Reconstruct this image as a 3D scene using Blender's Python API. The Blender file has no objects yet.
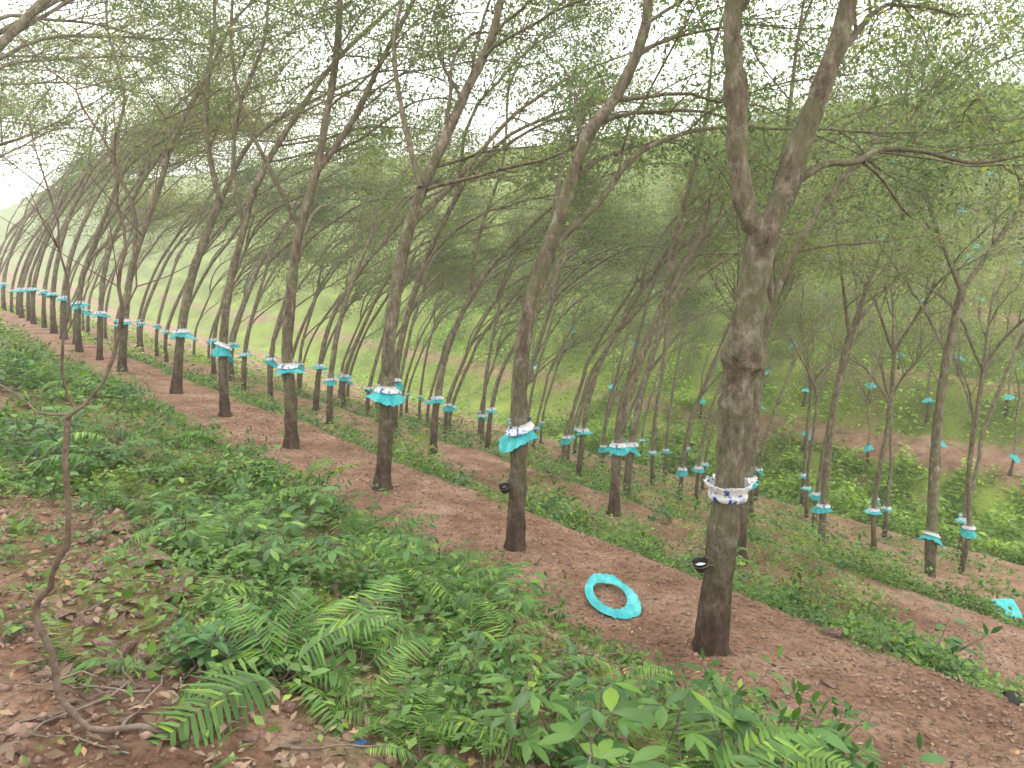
import bpy, math, random
import numpy as np
from mathutils import Vector
R=random.Random(7); NP=np.random.default_rng(5)
sc=bpy.context.scene; col=sc.collection
f=745.0; TH=math.atan(131/745); CAMZ=2.67
def XY(u,v): return (-.652*u+.758*v, .758*u+.652*v)

# ---------------- noise + terrain
def hsh(i,j,s):
    n=(i*374761393+j*668265263+s*1442695041)&0x7fffffff
    n=((n^(n>>13))*1274126177)&0x7fffffff
    return ((n^(n>>16))&0xffff)/65535.0
def vn(x,y,s=0):
    x=np.asarray(x,float);y=np.asarray(y,float)
    i=np.floor(x).astype(np.int64);j=np.floor(y).astype(np.int64);a=x-i;b=y-j
    a=a*a*(3-2*a);b=b*b*(3-2*b)
    return (hsh(i,j,s)*(1-a)+hsh(i+1,j,s)*a)*(1-b)+(hsh(i,j+1,s)*(1-a)+hsh(i+1,j+1,s)*a)*b-.5
PV=[-150,-60,-10,-3,0,1.5,2.6,3.15,3.6,4.2,5.1,5.5,6.9,7.7,9,9.7,11,12,13.5,14.3,15,16.8,18,19,20.5,22,23,24.5,26,28,29.5,31,34,50,62,75,90,130,400]
PZ=[60,27,5.2,2.35,1.22,.95,.62,.2,.02,0,-.06,-.3,-1.05,-1.42,-1.48,-1.55,-2.2,-2.7,-2.8,-3.3,-3.9,-3.97,-4.6,-5,-5.05,-5.7,-6,-6.05,-6.7,-6.9,-7.6,-7.2,-5.2,5.0,11.5,16,19,24,28]
def hgt(u,v):
    u=np.asarray(u,float);v=np.asarray(v,float)
    vv=v+.35*vn(u*.35,v*.05,9)*np.clip(np.abs(v-4)/3,0,1)
    z=np.interp(vv,PV,PZ)
    step=np.clip((v-33)/4,0,1)*np.clip((80-v)/8,0,1)
    z=z+step*.6*np.sin((vv-36)*2*np.pi/4.0)
    far=np.clip((np.abs(v-4)+np.maximum(u-30,0)*.3)/60,0,1)
    z=z+far*2.0*vn(u*.05,v*.05,3)+np.clip((v-33)/10,0,1)*.9*vn(u*.3,v*.3,41)
    rough=np.where((v>3.5)&(v<5.2),.5,1.0)
    z=z+rough*(.10*vn(u*1.3,v*1.3,1)+.05*vn(u*3.7,v*3.7,2)+.035*vn(u*9,v*9,4)+.018*vn(u*23,v*23,5))
    z=z+np.maximum(u-70,0)*.05
    return z
def green(u,v):
    g=np.zeros_like(u)
    v=v+.7*vn(u*.9,v*.5,31)*np.clip(np.abs(v-4.3)/1.2,0,1)+.3*vn(u*3,v*3,32)
    def band(a,b,s=.35): return np.clip((v-a)/s+.5,0,1)*np.clip((b-v)/s+.5,0,1)
    n1=vn(u*.8,v*1.1,11)+.5; n2=vn(u*.25,v*.3,12)+.5
    bank=band(-20,3.5)*(.3+1.0*n1)
    bare=np.clip((1.5-v)/.8,0,1)*np.clip((5.5-u)/2.5,0,1)
    bank*=1-.5*bare
    g=np.maximum(g,bank)
    for a,b,k in [(5.1,7.1,1.1),(9.7,11.9,1.2),(13.4,15,1.2),(17.2,18.9,1.2),(20.8,22.9,1.2),(25,28,1.2),(28,33,1.4)]:
        g=np.maximum(g,band(a,b,.5)*k*(.35+1.1*n1))
    g=np.maximum(g,.34*np.clip((v-5)/3,0,1)*n1*2*(v<30))
    up=np.clip((v-32)/3,0,1)
    lit=np.clip((u-14)/8,0,1)+np.clip((v-54)/8,0,1)  # grassy zone; its sunlit look is painted in as fuller green
    g=np.maximum(g,up*np.clip(.48+.55*n2+.4*n1+.6*lit,0,1.3)*np.maximum(.74+.26*np.sin((v-36)*2*np.pi/4.0+2),np.clip(lit,0,1)*.92))
    return np.clip(g,0,1.3)
def hz(u,v): return float(hgt(np.array([u]),np.array([v]))[0])

# ---------------- materials
def mat(name):
    m=bpy.data.materials.new(name); m.use_nodes=True; nt=m.node_tree
    for n in list(nt.nodes): nt.nodes.remove(n)
    return m,nt,nt.nodes,nt.links
def ramp(N,stops):
    r=N.new('ShaderNodeValToRGB'); e=r.color_ramp.elements
    while len(e)<len(stops): e.new(.5)
    for k,(p,c) in zip(e,stops): k.position=p; k.color=(*c,1)
    return r
def noise(N,L,vec,scale,det=6,rough=.6):
    n=N.new('ShaderNodeTexNoise'); n.inputs['Scale'].default_value=scale; n.inputs['Detail'].default_value=det; n.inputs['Roughness'].default_value=rough
    L.new(vec,n.inputs['Vector']); return n
def mixc(N,L,fac,a,b,mode='MIX'):
    m=N.new('ShaderNodeMix'); m.data_type='RGBA'; m.blend_type=mode
    if isinstance(fac,float): m.inputs[0].default_value=fac
    else: L.new(fac,m.inputs[0])
    for s,x in ((6,a),(7,b)):
        if isinstance(x,tuple): m.inputs[s].default_value=(*x,1)
        else: L.new(x,m.inputs[s])
    return m.outputs[2]
def leafmat(name,dark,light,yel,trans=.4,sc_=1.5,rough=.5):
    m,nt,N,L=mat(name)
    tc=N.new('ShaderNodeTexCoord'); g=N.new('ShaderNodeNewGeometry')
    n=noise(N,L,tc.outputs['Object'],sc_,2)
    r=ramp(N,[(.3,dark),(.7,light)]); L.new(n.outputs[0],r.inputs[0])
    r2=ramp(N,[(0,(.5,.55,.55)),(.6,(1,1,1)),(.93,(1.25,1.2,1.1)),(1.0,(1.9,1.5,.8))]); L.new(g.outputs['Random Per Island'],r2.inputs[0])
    c=mixc(N,L,1.0,r.outputs[0],r2.outputs[0],'MULTIPLY')
    oi=N.new('ShaderNodeObjectInfo'); r3=ramp(N,[(0,(.72,.85,.9)),(1,(1.22,1.1,.95))]); L.new(oi.outputs['Random'],r3.inputs[0])
    c=mixc(N,L,1.0,c,r3.outputs[0],'MULTIPLY')
    p=N.new('ShaderNodeBsdfPrincipled'); L.new(c,p.inputs['Base Color']); p.inputs['Roughness'].default_value=rough
    p.inputs['Specular IOR Level'].default_value=.35
    t=N.new('ShaderNodeBsdfTranslucent'); c2=mixc(N,L,1.0,c,yel,'MULTIPLY'); L.new(c2,t.inputs['Color'])
    mx=N.new('ShaderNodeMixShader'); mx.inputs[0].default_value=trans; L.new(p.outputs[0],mx.inputs[1]); L.new(t.outputs[0],mx.inputs[2])
    o=N.new('ShaderNodeOutputMaterial'); L.new(mx.outputs[0],o.inputs['Surface']); return m
def solid(name,stops,scale=8,rough=.8,bump=.3,stretch=(1,1,1),trans=0,bdist=.02,det=8,spec=.3):
    m,nt,N,L=mat(name); tc=N.new('ShaderNodeTexCoord'); mp=N.new('ShaderNodeMapping'); mp.inputs['Scale'].default_value=stretch
    L.new(tc.outputs['Object'],mp.inputs['Vector'])
    n=noise(N,L,mp.outputs[0],scale,det,.65); r=ramp(N,stops); L.new(n.outputs[0],r.inputs[0])
    p=N.new('ShaderNodeBsdfPrincipled'); L.new(r.outputs[0],p.inputs['Base Color']); p.inputs['Roughness'].default_value=rough; p.inputs['Specular IOR Level'].default_value=spec
    n2=noise(N,L,mp.outputs[0],scale*3,6,.7)
    b=N.new('ShaderNodeBump'); b.inputs['Strength'].default_value=bump; b.inputs['Distance'].default_value=bdist; L.new(n2.outputs[0],b.inputs['Height']); L.new(b.outputs[0],p.inputs['Normal'])
    o=N.new('ShaderNodeOutputMaterial'); last=p.outputs[0]
    if trans:
        t=N.new('ShaderNodeBsdfTranslucent'); L.new(r.outputs[0],t.inputs['Color']); mx=N.new('ShaderNodeMixShader'); mx.inputs[0].default_value=trans
        L.new(last,mx.inputs[1]); L.new(t.outputs[0],mx.inputs[2]); last=mx.outputs[0]
    L.new(last,o.inputs['Surface']); return m
def barkmat(name,pale,foot=True):
    m,nt,N,L=mat(name); tc=N.new('ShaderNodeTexCoord'); mp=N.new('ShaderNodeMapping'); mp.inputs['Scale'].default_value=(1,1,.4)
    L.new(tc.outputs['Object'],mp.inputs['Vector'])
    n=noise(N,L,mp.outputs[0],13,10,.8); k=pale
    r=ramp(N,[(.33,(.035*k,.026*k,.018*k)),(.46,(.135*k,.105*k,.074*k)),(.56,(.24*k,.20*k,.148*k)),(.67,(.44*k,.40*k,.33*k))]); L.new(n.outputs[0],r.inputs[0])
    n2=noise(N,L,tc.outputs['Object'],3.6,7,.75); r2=ramp(N,[(.45,(0,0,0)),(.58,(.65,.65,.65))]); L.new(n2.outputs[0],r2.inputs[0])
    c=mixc(N,L,r2.outputs[0],r.outputs[0],(.14*k,.15*k,.07*k))
    n5=noise(N,L,tc.outputs['Object'],7,7,.8); r5=ramp(N,[(.53,(0,0,0)),(.63,(.55,.55,.55))]); L.new(n5.outputs[0],r5.inputs[0])
    c=mixc(N,L,r5.outputs[0],c,(.38*k,.35*k,.28*k))
    sp=N.new('ShaderNodeSeparateXYZ'); L.new(tc.outputs['Object'],sp.inputs[0])
    n4=noise(N,L,tc.outputs['Object'],6,5,.7); ad=N.new('ShaderNodeMath'); ad.operation='MULTIPLY_ADD'; L.new(n4.outputs[0],ad.inputs[0]); ad.inputs[1].default_value=1.6; L.new(sp.outputs[2],ad.inputs[2])
    mr=N.new('ShaderNodeMapRange'); mr.inputs[1].default_value=.9; mr.inputs[2].default_value=2.0; mr.inputs[3].default_value=.88; mr.inputs[4].default_value=0; L.new(ad.outputs[0],mr.inputs[0])
    c=mixc(N,L,mr.outputs[0],c,mixc(N,L,r.outputs[0],(.03,.018,.012),(.26,.155,.10)))
    p=N.new('ShaderNodeBsdfPrincipled'); L.new(c,p.inputs['Base Color']); p.inputs['Roughness'].default_value=.88; p.inputs['Specular IOR Level'].default_value=.2
    n3=noise(N,L,mp.outputs[0],22,10,.8)
    b=N.new('ShaderNodeBump'); b.inputs['Strength'].default_value=1.0; b.inputs['Distance'].default_value=.045; L.new(n3.outputs[0],b.inputs['Height']); L.new(b.outputs[0],p.inputs['Normal'])
    o=N.new('ShaderNodeOutputMaterial'); L.new(p.outputs[0],o.inputs['Surface']); return m
M_bark=barkmat("bark",1.2); M_barkf=barkmat("bark_far_hazed",1.35)  # far bark is a lighter copy, distance haze painted into its colour
M_leaf=leafmat("canopy_leaf",(.115,.155,.07),(.23,.28,.125),(1.6,1.65,1.05),.52,.8)
M_leaff=leafmat("canopy_leaf_far_hazed",(.12,.18,.06),(.27,.35,.12),(1.4,1.5,1.0),.45,.5)  # paler leaf copy for far crowns: haze put into the colour
M_fern=leafmat("fern_leaf",(.06,.15,.03),(.17,.31,.07),(1.5,1.7,.7),.35,3)
M_shrub=leafmat("shrub_leaf",(.045,.12,.03),(.14,.27,.075),(1.4,1.7,.7),.3,3,.4)
M_seed=leafmat("seedling_leaf",(.07,.16,.04),(.14,.27,.07),(1.4,1.6,.7),.35,3,.4)
M_cover=leafmat("cover_leaf",(.065,.14,.03),(.20,.31,.075),(1.4,1.6,.7),.3,.9)
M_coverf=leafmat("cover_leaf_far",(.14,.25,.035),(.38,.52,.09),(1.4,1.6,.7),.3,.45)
M_litter=leafmat("litter_leaf",(.12,.07,.045),(.36,.25,.17),(1,1,1),.1,3,.7)
M_stem=solid("stem",[(.3,(.09,.065,.05)),(.7,(.25,.20,.155))],20,.8,.4)
M_sap=solid("sapling_bark",[(.3,(.08,.058,.042)),(.7,(.24,.18,.135))],25,.8,.5)
M_rock=solid("rock",[(.3,(.11,.062,.045)),(.5,(.24,.15,.11)),(.7,(.40,.30,.24))],7,.9,.8)
M_teal=solid("teal_plastic",[(.3,(.01,.30,.34)),(.5,(.03,.46,.48)),(.7,(.16,.66,.66))],9,.35,.4,trans=.25,spec=.5)
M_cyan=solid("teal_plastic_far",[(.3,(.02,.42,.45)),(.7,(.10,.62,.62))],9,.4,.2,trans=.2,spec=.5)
M_white=solid("stained_white_plastic",[(.37,(.04,.08,.30)),(.42,(.35,.42,.7)),(.46,(.8,.82,.85)),(.7,(.70,.67,.60))],16,.5,.5,trans=.15,det=3)
M_blue=solid("blue_plastic",[(.3,(.02,.05,.2)),(.7,(.05,.2,.45))],12,.4,.2)
M_black=solid("black_rubber",[(.3,(.008,.008,.009)),(.7,(.03,.03,.032))],12,.4,.2)
M_latex=solid("latex",[(.3,(.6,.58,.52)),(.7,(.85,.83,.78))],12,.4,.1)
def groundmat():
    m,nt,N,L=mat("ground_soil"); tc=N.new('ShaderNodeTexCoord'); O=tc.outputs['Object']
    n=noise(N,L,O,1.6,10,.72); r=ramp(N,[(.32,(.155,.087,.057)),(.5,(.31,.188,.126)),(.68,(.45,.315,.228))]); L.new(n.outputs[0],r.inputs[0])
    n2=noise(N,L,O,30,7,.78); r2=ramp(N,[(.33,(.38,.35,.33)),(.5,(1,1,1)),(.68,(1.35,1.31,1.25))]); L.new(n2.outputs[0],r2.inputs[0])
    c=mixc(N,L,1.0,r.outputs[0],r2.outputs[0],'MULTIPLY')
    vo=N.new('ShaderNodeTexVoronoi'); vo.inputs['Scale'].default_value=44; L.new(O,vo.inputs['Vector'])
    rv=ramp(N,[(.0,(.85,.85,.85)),(.12,(.85,.85,.85)),(.19,(0,0,0))]); L.new(vo.outputs['Distance'],rv.inputs[0])
    wn=N.new('ShaderNodeRGBToBW'); L.new(vo.outputs['Color'],wn.inputs[0]); 
    rr=ramp(N,[(0,(.08,.045,.03)),(.5,(.22,.14,.095)),(1,(.5,.40,.31))]); L.new(wn.outputs[0],rr.inputs[0])
    c=mixc(N,L,rv.outputs[0],c,rr.outputs[0])
    at=N.new('ShaderNodeAttribute'); at.attribute_name='green'
    n3=noise(N,L,O,5,8,.7); ad=N.new('ShaderNodeMath'); ad.operation='MULTIPLY_ADD'; L.new(n3.outputs[0],ad.inputs[0]); ad.inputs[1].default_value=1.6; 
    sb=N.new('ShaderNodeMath'); sb.operation='SUBTRACT'; L.new(at.outputs['Fac'],sb.inputs[0]); sb.inputs[1].default_value=1.2; L.new(sb.outputs[0],ad.inputs[2])
    r4=ramp(N,[(.0,(0,0,0)),(.5,(.85,.85,.85))]); L.new(ad.outputs[0],r4.inputs[0])
    n5=noise(N,L,O,14,5,.7); rg=ramp(N,[(.3,(.07,.12,.02)),(.7,(.30,.43,.08))]); L.new(n5.outputs[0],rg.inputs[0])
    n7=noise(N,L,O,.35,6,.7); rh=ramp(N,[(.35,(.6,.65,.6)),(.65,(1.3,1.25,1.0))]); L.new(n7.outputs[0],rh.inputs[0])
    gg=mixc(N,L,1.0,rg.outputs[0],rh.outputs[0],'MULTIPLY')
    c=mixc(N,L,r4.outputs[0],c,gg)
    p=N.new('ShaderNodeBsdfPrincipled'); L.new(c,p.inputs['Base Color']); p.inputs['Roughness'].default_value=.95; p.inputs['Specular IOR Level'].default_value=.1
    n6=noise(N,L,O,48,8,.75); b=N.new('ShaderNodeBump'); b.inputs['Strength'].default_value=1.0; b.inputs['Distance'].default_value=.04; L.new(n6.outputs[0],b.inputs['Height']); L.new(b.outputs[0],p.inputs['Normal'])
    o=N.new('ShaderNodeOutputMaterial'); L.new(p.outputs[0],o.inputs['Surface']); return m

# ---------------- mesh helpers
def npmesh(name,V,F,material,smooth=False):
    me=bpy.data.meshes.new(name)
    V=np.asarray(V,dtype=np.float32)
    if isinstance(F,np.ndarray):
        k=F.shape[1]
        me.vertices.add(len(V)); me.vertices.foreach_set('co',V.ravel())
        me.loops.add(F.size); me.loops.foreach_set('vertex_index',F.ravel().astype(np.int32))
        me.polygons.add(len(F)); me.polygons.foreach_set('loop_start',np.arange(0,F.size,k,dtype=np.int32))
        me.update(calc_edges=True)
    else:
        me.from_pydata(V.tolist(),[],F); me.update()
    if smooth: me.polygons.foreach_set('use_smooth',[True]*len(me.polygons))
    if material: me.materials.append(material)
    return me
def obj(name,me,loc=(0,0,0),rot=(0,0,0),scale=1.0,parent=None,**kw):
    o=bpy.data.objects.new(name,me); col.objects.link(o); o.location=loc; o.rotation_euler=rot
    o.scale=(scale,)*3 if isinstance(scale,(int,float)) else scale
    if parent: o.parent=parent
    for k,v in kw.items(): o[k]=v
    return o
def diamonds(P,D,Nn,L,W):
    D=D/np.linalg.norm(D,axis=1,keepdims=True)
    S=np.cross(D,Nn); S/=np.linalg.norm(S,axis=1,keepdims=True)+1e-9
    U=np.cross(S,D)
    L=L[:,None];W=W[:,None]
    a=P; b=P+D*L*.45+S*W*.5+U*L*.06; c=P+D*L-U*L*.08; d=P+D*L*.45-S*W*.5+U*L*.06
    V=np.stack([a,b,c,d],1).reshape(-1,3); F=np.arange(len(V)).reshape(-1,4)
    return V,F
class Tubes:
    def __init__(s): s.V=[];s.F=[]
    def tube(s,pts,rad,sides,lump=0):
        pts=[Vector(p) for p in pts]; n=len(pts)
        ref=Vector((0.3,1,.1)); base=len(s.V)
        for i in range(n):
            t=(pts[min(i+1,n-1)]-pts[max(i-1,0)]).normalized()
            a=(ref-t*ref.dot(t)).normalized(); b=t.cross(a); ref=a
            for k in range(sides):
                an=2*math.pi*k/sides; r=rad[i]
                if lump: r*=1+lump*(R.random()-.5)
                s.V.append(tuple(pts[i]+a*(math.cos(an)*r)+b*(math.sin(an)*r)))
        for i in range(n-1):
            for k in range(sides):
                k2=(k+1)%sides
                s.F.append((base+i*sides+k,base+i*sides+k2,base+(i+1)*sides+k2,base+(i+1)*sides+k))
def smoothline(pts,per=4):
    P=[Vector(p) for p in pts]; out=[]
    for i in range(len(P)-1):
        p0=P[max(i-1,0)];p1=P[i];p2=P[i+1];p3=P[min(i+2,len(P)-1)]
        for k in range(per):
            t=k/per
            out.append(.5*((2*p1)+(p2-p0)*t+(2*p0-5*p1+4*p2-p3)*t*t+(3*p1-p0-3*p2+p3)*t**3))
    out.append(P[-1]); return out
class Tree:
    def __init__(s,leafn=20,lsize=.085,twigs=True,lean=(.1,0)):
        s.T=Tubes(); s.LP=[];s.LD=[]; s.leafn=leafn;s.lsize=lsize;s.twigs=twigs; s.lean=lean; s.gap=1.0; s.t1=.25
    def leaves(s,pts,n,sp=.12):
        for _ in range(n):
            t=R.random()**.7*(len(pts)-1); i=min(int(t),len(pts)-2); p=pts[i].lerp(pts[i+1],t-i)
            o=Vector((R.gauss(0,sp),R.gauss(0,sp),R.gauss(0,sp*.8)))
            s.LP.append(tuple(p+o)); s.LD.append((o.x*4+R.gauss(0,.5),o.y*4+R.gauss(0,.5),o.z*2-.35+R.gauss(0,.35)))
    def grow(s,P,D,L,r0,lev):
        step={1:.35,2:.22,3:.18}[lev]; n=max(3,int(L/step)); pts=[P.copy()]; D=D.normalized(); dirs=[D.copy()]
        for i in range(n):
            w={1:.10,2:.15,3:.22}[lev]; t=i/n
            bz={1:-.02,2:.0 if t<.5 else -.04,3:-.03}[lev]
            D=(D+Vector((R.gauss(s.lean[0]*(.7 if lev<3 else .1),w),R.gauss(s.lean[1]*.6,w),R.gauss(bz,w*.8)))).normalized()
            P=P+D*(L/n); pts.append(P.copy()); dirs.append(D.copy())
        r1=r0*.35; rad=[r0+(r1-r0)*i/n for i in range(n+1)]
        if lev<3 or s.twigs: s.T.tube(pts,rad,{1:7,2:4,3:3}[lev])
        if lev==3:
            if R.random()<.92: s.leaves(pts,s.leafn)
            return
        gap={1:.27,2:.23}[lev]*s.gap; m=int(L/gap); t0=s.t1 if lev==1 else .2
        for k in range(m):
            t=t0+(1-t0)*(k+R.random()*.8)/m; t=min(t,.99)
            i=min(int(t*n),n-1); q=pts[i].lerp(pts[i+1],t*n-i); d=dirs[i]
            ax=Vector((R.gauss(0,1),R.gauss(0,1),R.gauss(.3,1))); ax=(ax-d*ax.dot(d)).normalized()
            an=R.uniform(.4,.95); nd=d*math.cos(an)+ax*math.sin(an)
            nd.z+= .18
            if lev==1: s.grow(q,nd,R.uniform(1.1,2.6)*(1-.35*t),max(.009,rad[i]*R.uniform(.4,.6)),2)
            else: s.grow(q,nd,R.uniform(.35,.85),max(.006,rad[i]*.55),3)
        if lev==1: s.grow(P,D,R.uniform(.8,1.4),r1,2)
        else: s.grow(P,D,R.uniform(.3,.6),r1,3)
    def limb(s,pts,r0,r1,sides=9,zmin=2.9,kids=True,root=False,bulge=None,gap=.30,tail=1):
        P=smoothline(pts,5); n=len(P)-1; rad=[]
        for i in range(n+1):
            r=r0+(r1-r0)*i/n
            if root: r*=1+.38*math.exp(-max(P[i].z,0)/.13)
            for (bz,ba,bw) in (bulge or []): r*=1+ba*math.exp(-((P[i].z-bz)/bw)**2)
            rad.append(r*(1+R.uniform(-.08,.08)))
        s.T.tube(P,rad,sides,.18 if sides>8 else 0)
        if kids:
            acc=0
            for i in range(1,n+1):
                acc+=(P[i]-P[i-1]).length
                if P[i].z>zmin and acc>gap*R.uniform(.6,1.4):
                    acc=0; d=(P[i]-P[i-1]).normalized()
                    ax=Vector((R.gauss(.7,1),R.gauss(.2,1),R.gauss(.2,.6))); ax=(ax-d*ax.dot(d)).normalized(); an=R.uniform(.5,1.05)
                    s.grow(P[i],d*math.cos(an)+ax*math.sin(an),R.uniform(1.3,3.2),min(.028,rad[i]*.4),2)
            for q in range(tail):
                d=(P[-1]-P[-2]).normalized()+Vector((R.gauss(0,.25),R.gauss(0,.25),.2*q))*(q>0)
                s.grow(P[-1],d,R.uniform(2.4,3.8),rad[-1]*.9,1)
        return P
    def meshes(s,bark,leaf):
        tm=npmesh("trunk_mesh",s.T.V,np.array(s.T.F),bark,True)
        P=np.array(s.LP);D=np.array(s.LD); n=len(P)
        Nn=NP.normal(0,.6,(n,3)); Nn[:,2]+=1
        L=s.lsize*NP.uniform(.6,1.3,n); V,F=diamonds(P,D,Nn,L,L*.42)
        return tm,npmesh("crown_mesh",V,F,leaf)

# ---------------- rain guard meshes
def skirt_mesh(r,h,fl,seed,tilt=0,mt=None):
    rr=random.Random(seed); n=72; V=[];F=[]; ph=[rr.uniform(0,6.28) for _ in range(5)]
    rows=7; rag=[rr.uniform(-1,1) for _ in range(n)]
    for i in range(rows):
        t=i/(rows-1)
        for k in range(n):
            a=2*math.pi*k/n
            w=(math.sin(a*10+ph[0])*.5+math.sin(a*17+ph[1])*.4+math.sin(a*3+ph[2])*.6)*t
            rad=r+.003+fl*(t**1.05)*(1+.2*math.sin(a+ph[4]))+fl*.13*w+.007*rag[k]*(t>.9)
            z=-h*t*(1+.3*math.sin(a*2+ph[3]))+.008*w-tilt*math.cos(a-.6)*rad+.015*rag[k]*(t>.9)
            V.append((rad*math.cos(a),rad*math.sin(a),z))
    for i in range(rows-1):
        for k in range(n):
            k2=(k+1)%n; F.append((i*n+k,i*n+k2,(i+1)*n+k2,(i+1)*n+k))
    return npmesh("skirt_mesh",V,np.array(F),mt or M_teal,True)
def collar_mesh(r,h,seed,tilt=0,style='flounce',big=1):
    rr=random.Random(seed); n=72; V=[];F=[]; ph=[rr.uniform(0,6.28) for _ in range(4)]
    if style=='flounce': prof=[(.010,1.15),(.004,.95),(.003,.7),(.010,.45),(.022,.15),(.036,-.2)]
    else: prof=[(.004,-.9),(.012,-.8),(.016,-.3),(.005,.05),(.018,.4),(.030,.85),(.040,1.2),(.026,1.1)]
    rag=[rr.uniform(-1,1) for _ in range(n)]
    for i,(o,t) in enumerate(prof):
        amp=min(1,o/.03)
        for k in range(n):
            a=2*math.pi*k/n
            w=math.sin(a*12+ph[0]+i*.4)*.5+math.sin(a*19+ph[1]-i*.3)*.5
            rad=r+o*(1+.4*w)*big+.003*rag[k]; z=h*t*big+.008*w*amp+.008*rag[k]*amp-tilt*math.cos(a-.6)*rad
            V.append((rad*math.cos(a),rad*math.sin(a),z))
    m=len(prof)
    for i in range(m-1):
        for k in range(n):
            k2=(k+1)%n; F.append((i*n+k,i*n+k2,(i+1)*n+k2,(i+1)*n+k))
    return npmesh("collar_mesh",V,np.array(F),M_white,True)
def cup_meshes():
    n=20; prof=[(0,-.045),(.03,-.042),(.05,-.025),(.058,0),(.062,.018),(.066,.02),(.061,.014),(.052,-.005),(.046,-.014)]
    V=[];F=[]
    for (r,z) in prof:
        for k in range(n):
            a=2*math.pi*k/n; V.append((max(r,.001)*math.cos(a)*.8,max(r,.001)*math.sin(a)*.8,z*1.25))
    for i in range(len(prof)-1):
        for k in range(n):
            k2=(k+1)%n; F.append((i*n+k,i*n+k2,(i+1)*n+k2,(i+1)*n+k))
    bowl=npmesh("bowl_mesh",V,np.array(F),M_black,True)
    V=[(.04*math.cos(2*math.pi*k/n)*(1+.06*math.sin(k*3)),.04*math.sin(2*math.pi*k/n),-.010) for k in range(n)]+[(0,0,-.006)]
    F=[(k,(k+1)%n,n) for k in range(n)]
    lat=npmesh("latex_mesh",V,F,M_latex,True)
    T=Tubes(); T.tube([(0.09,0,-.03),(.045,0,-.01),(.05,0,0)],[.0025]*3,5)
    ring=[(.054*math.cos(2*math.pi*k/16),.054*math.sin(2*math.pi*k/16),.003) for k in range(17)]
    T.tube(ring,[.0025]*17,5)
    return bowl,lat,npmesh("wire_mesh",T.V,np.array(T.F),M_stem,True)
CUP=cup_meshes()
GRP="rubber trees planted in terrace rows"
def empty(name,loc,rot=0,scale=1.0,**kw):
    o=bpy.data.objects.new(name,None); col.objects.link(o); o.empty_display_size=.3
    o.location=loc; o.rotation_euler=(0,0,rot); o.scale=(scale,)*3
    for k,v in kw.items(): o[k]=v
    return o
def add_tree(x,y,rot,scale,tm,cm,guards,label,cup=None,z=None):
    u,v=-.652*x+.758*y,.758*x+.652*y
    zz=hz(u,v) if z is None else z
    e=empty("rubber_tree",(x,y,zz-.02),rot,scale,label=label,category="tree",group=GRP)
    obj("trunk",tm,parent=e); obj("crown",cm,parent=e)
    for nm,me,p,rt in guards: obj(nm,me,loc=p,rot=rt,parent=e)
    if cup:
        c=obj("latex_cup",CUP[0],loc=cup,parent=e,rot=(.1,-.2,0)); obj("latex_fill",CUP[1],parent=c); obj("wire_holder",CUP[2],parent=c)
    return e
def guardset(seed,c,r,h=.075,fl=.075,tilt=0,collar=True,skirt=True,mt=None,style='flounce'):
    g=[]
    if skirt: g.append(("rain_skirt",skirt_mesh(r,h,fl,seed,tilt,mt),c,(0,0,0)))
    if collar: g.append(("ruffled_collar",collar_mesh(r+.006,.055,seed+50,tilt,style),(c[0],c[1],c[2]+.006),(0,0,0)))
    return g

# ---------------- hero trees (local x = world x)
def L3(pts,dy=.35): return [(a,dy*max(a,0),b) for a,b in pts]
def at(P,z):
    for a,b in zip(P,P[1:]):
        if a.z<=z<=b.z: return a.lerp(b,(z-a.z)/(b.z-a.z+1e-9))
    return P[0]
lean=(.15,.10)
NL=46; LS=.066
t=Tree(NL,LS,True,lean)
P=t.limb([(0,0,-.15)]+L3([(0,0),(0.03,0.53),(0.07,1.16),(0.09,1.73),(.105,1.93),(0.13,2.09),(0.15,2.44),(0.22,2.82)],.1),.107,.086,22,kids=False,root=True,bulge=[(2.04,.50,.10),(1.72,.14,.07),(2.8,.22,.13),(1.0,-.04,.2),(.35,.06,.1)])
t.limb(L3([(0.22,2.76),(0.08,2.98),(0.02,3.29),(-0.01,3.64),(-0.05,3.97),(-0.05,4.36),(-0.12,4.78),(-.1,5.3)],.1),.07,.045,12,zmin=4.0,bulge=[(3.65,.22,.1)])
t.limb(L3([(0.22,2.76),(0.35,3.08),(0.46,3.46),(0.59,3.83),(0.68,4.17),(0.72,4.57),(.8,5.1)],.2),.075,.045,12,zmin=3.8,bulge=[(3.4,.14,.1)])
t.limb([(.35,.05,3.08),(.58,.1,3.23),(.83,.2,3.26),(1.03,.3,3.35),(1.37,.4,3.35),(1.76,.5,3.29),(2.16,.6,3.35)],.026,.010,7,zmin=3.3,gap=.6,tail=0)
t.limb([(.89,.22,3.26),(1.05,.3,3.17),(1.25,.35,2.96),(1.38,.4,2.90)],.015,.006,6,kids=False)
tm,cm=t.meshes(M_bark,M_leaf); c=at(P,1.13)
add_tree(1.36,4.72,0,1,tm,cm,guardset(1,tuple(c),.104,collar=True,skirt=False,style='cup'),"thick brown rubber tree with knotted fork and white ruffled collar",cup=(-.112,-.07,.66),z=0)
t=Tree(NL,LS,True,lean)
P=t.limb([(0,0,-.15)]+L3([(0,0),(0.02,0.65),(0.04,1.11),(0.04,1.66),(0.11,2.18),(0.26,2.65),(0.42,3.11),(0.62,3.68),(0.90,4.07),(1.10,4.54),(1.18,4.99),(1.4,5.6)]),.085,.038,14,zmin=3.2,root=True,bulge=[(2.6,.28,.13),(1.7,.08,.08)],tail=2)
t.limb(L3([(0.26,2.70),(0.72,3.11),(1.04,3.52),(1.54,3.76),(2.03,3.84)]),.035,.015,7,zmin=3.3)
tm,cm=t.meshes(M_bark,M_leaf); c=at(P,1.14)
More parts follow.
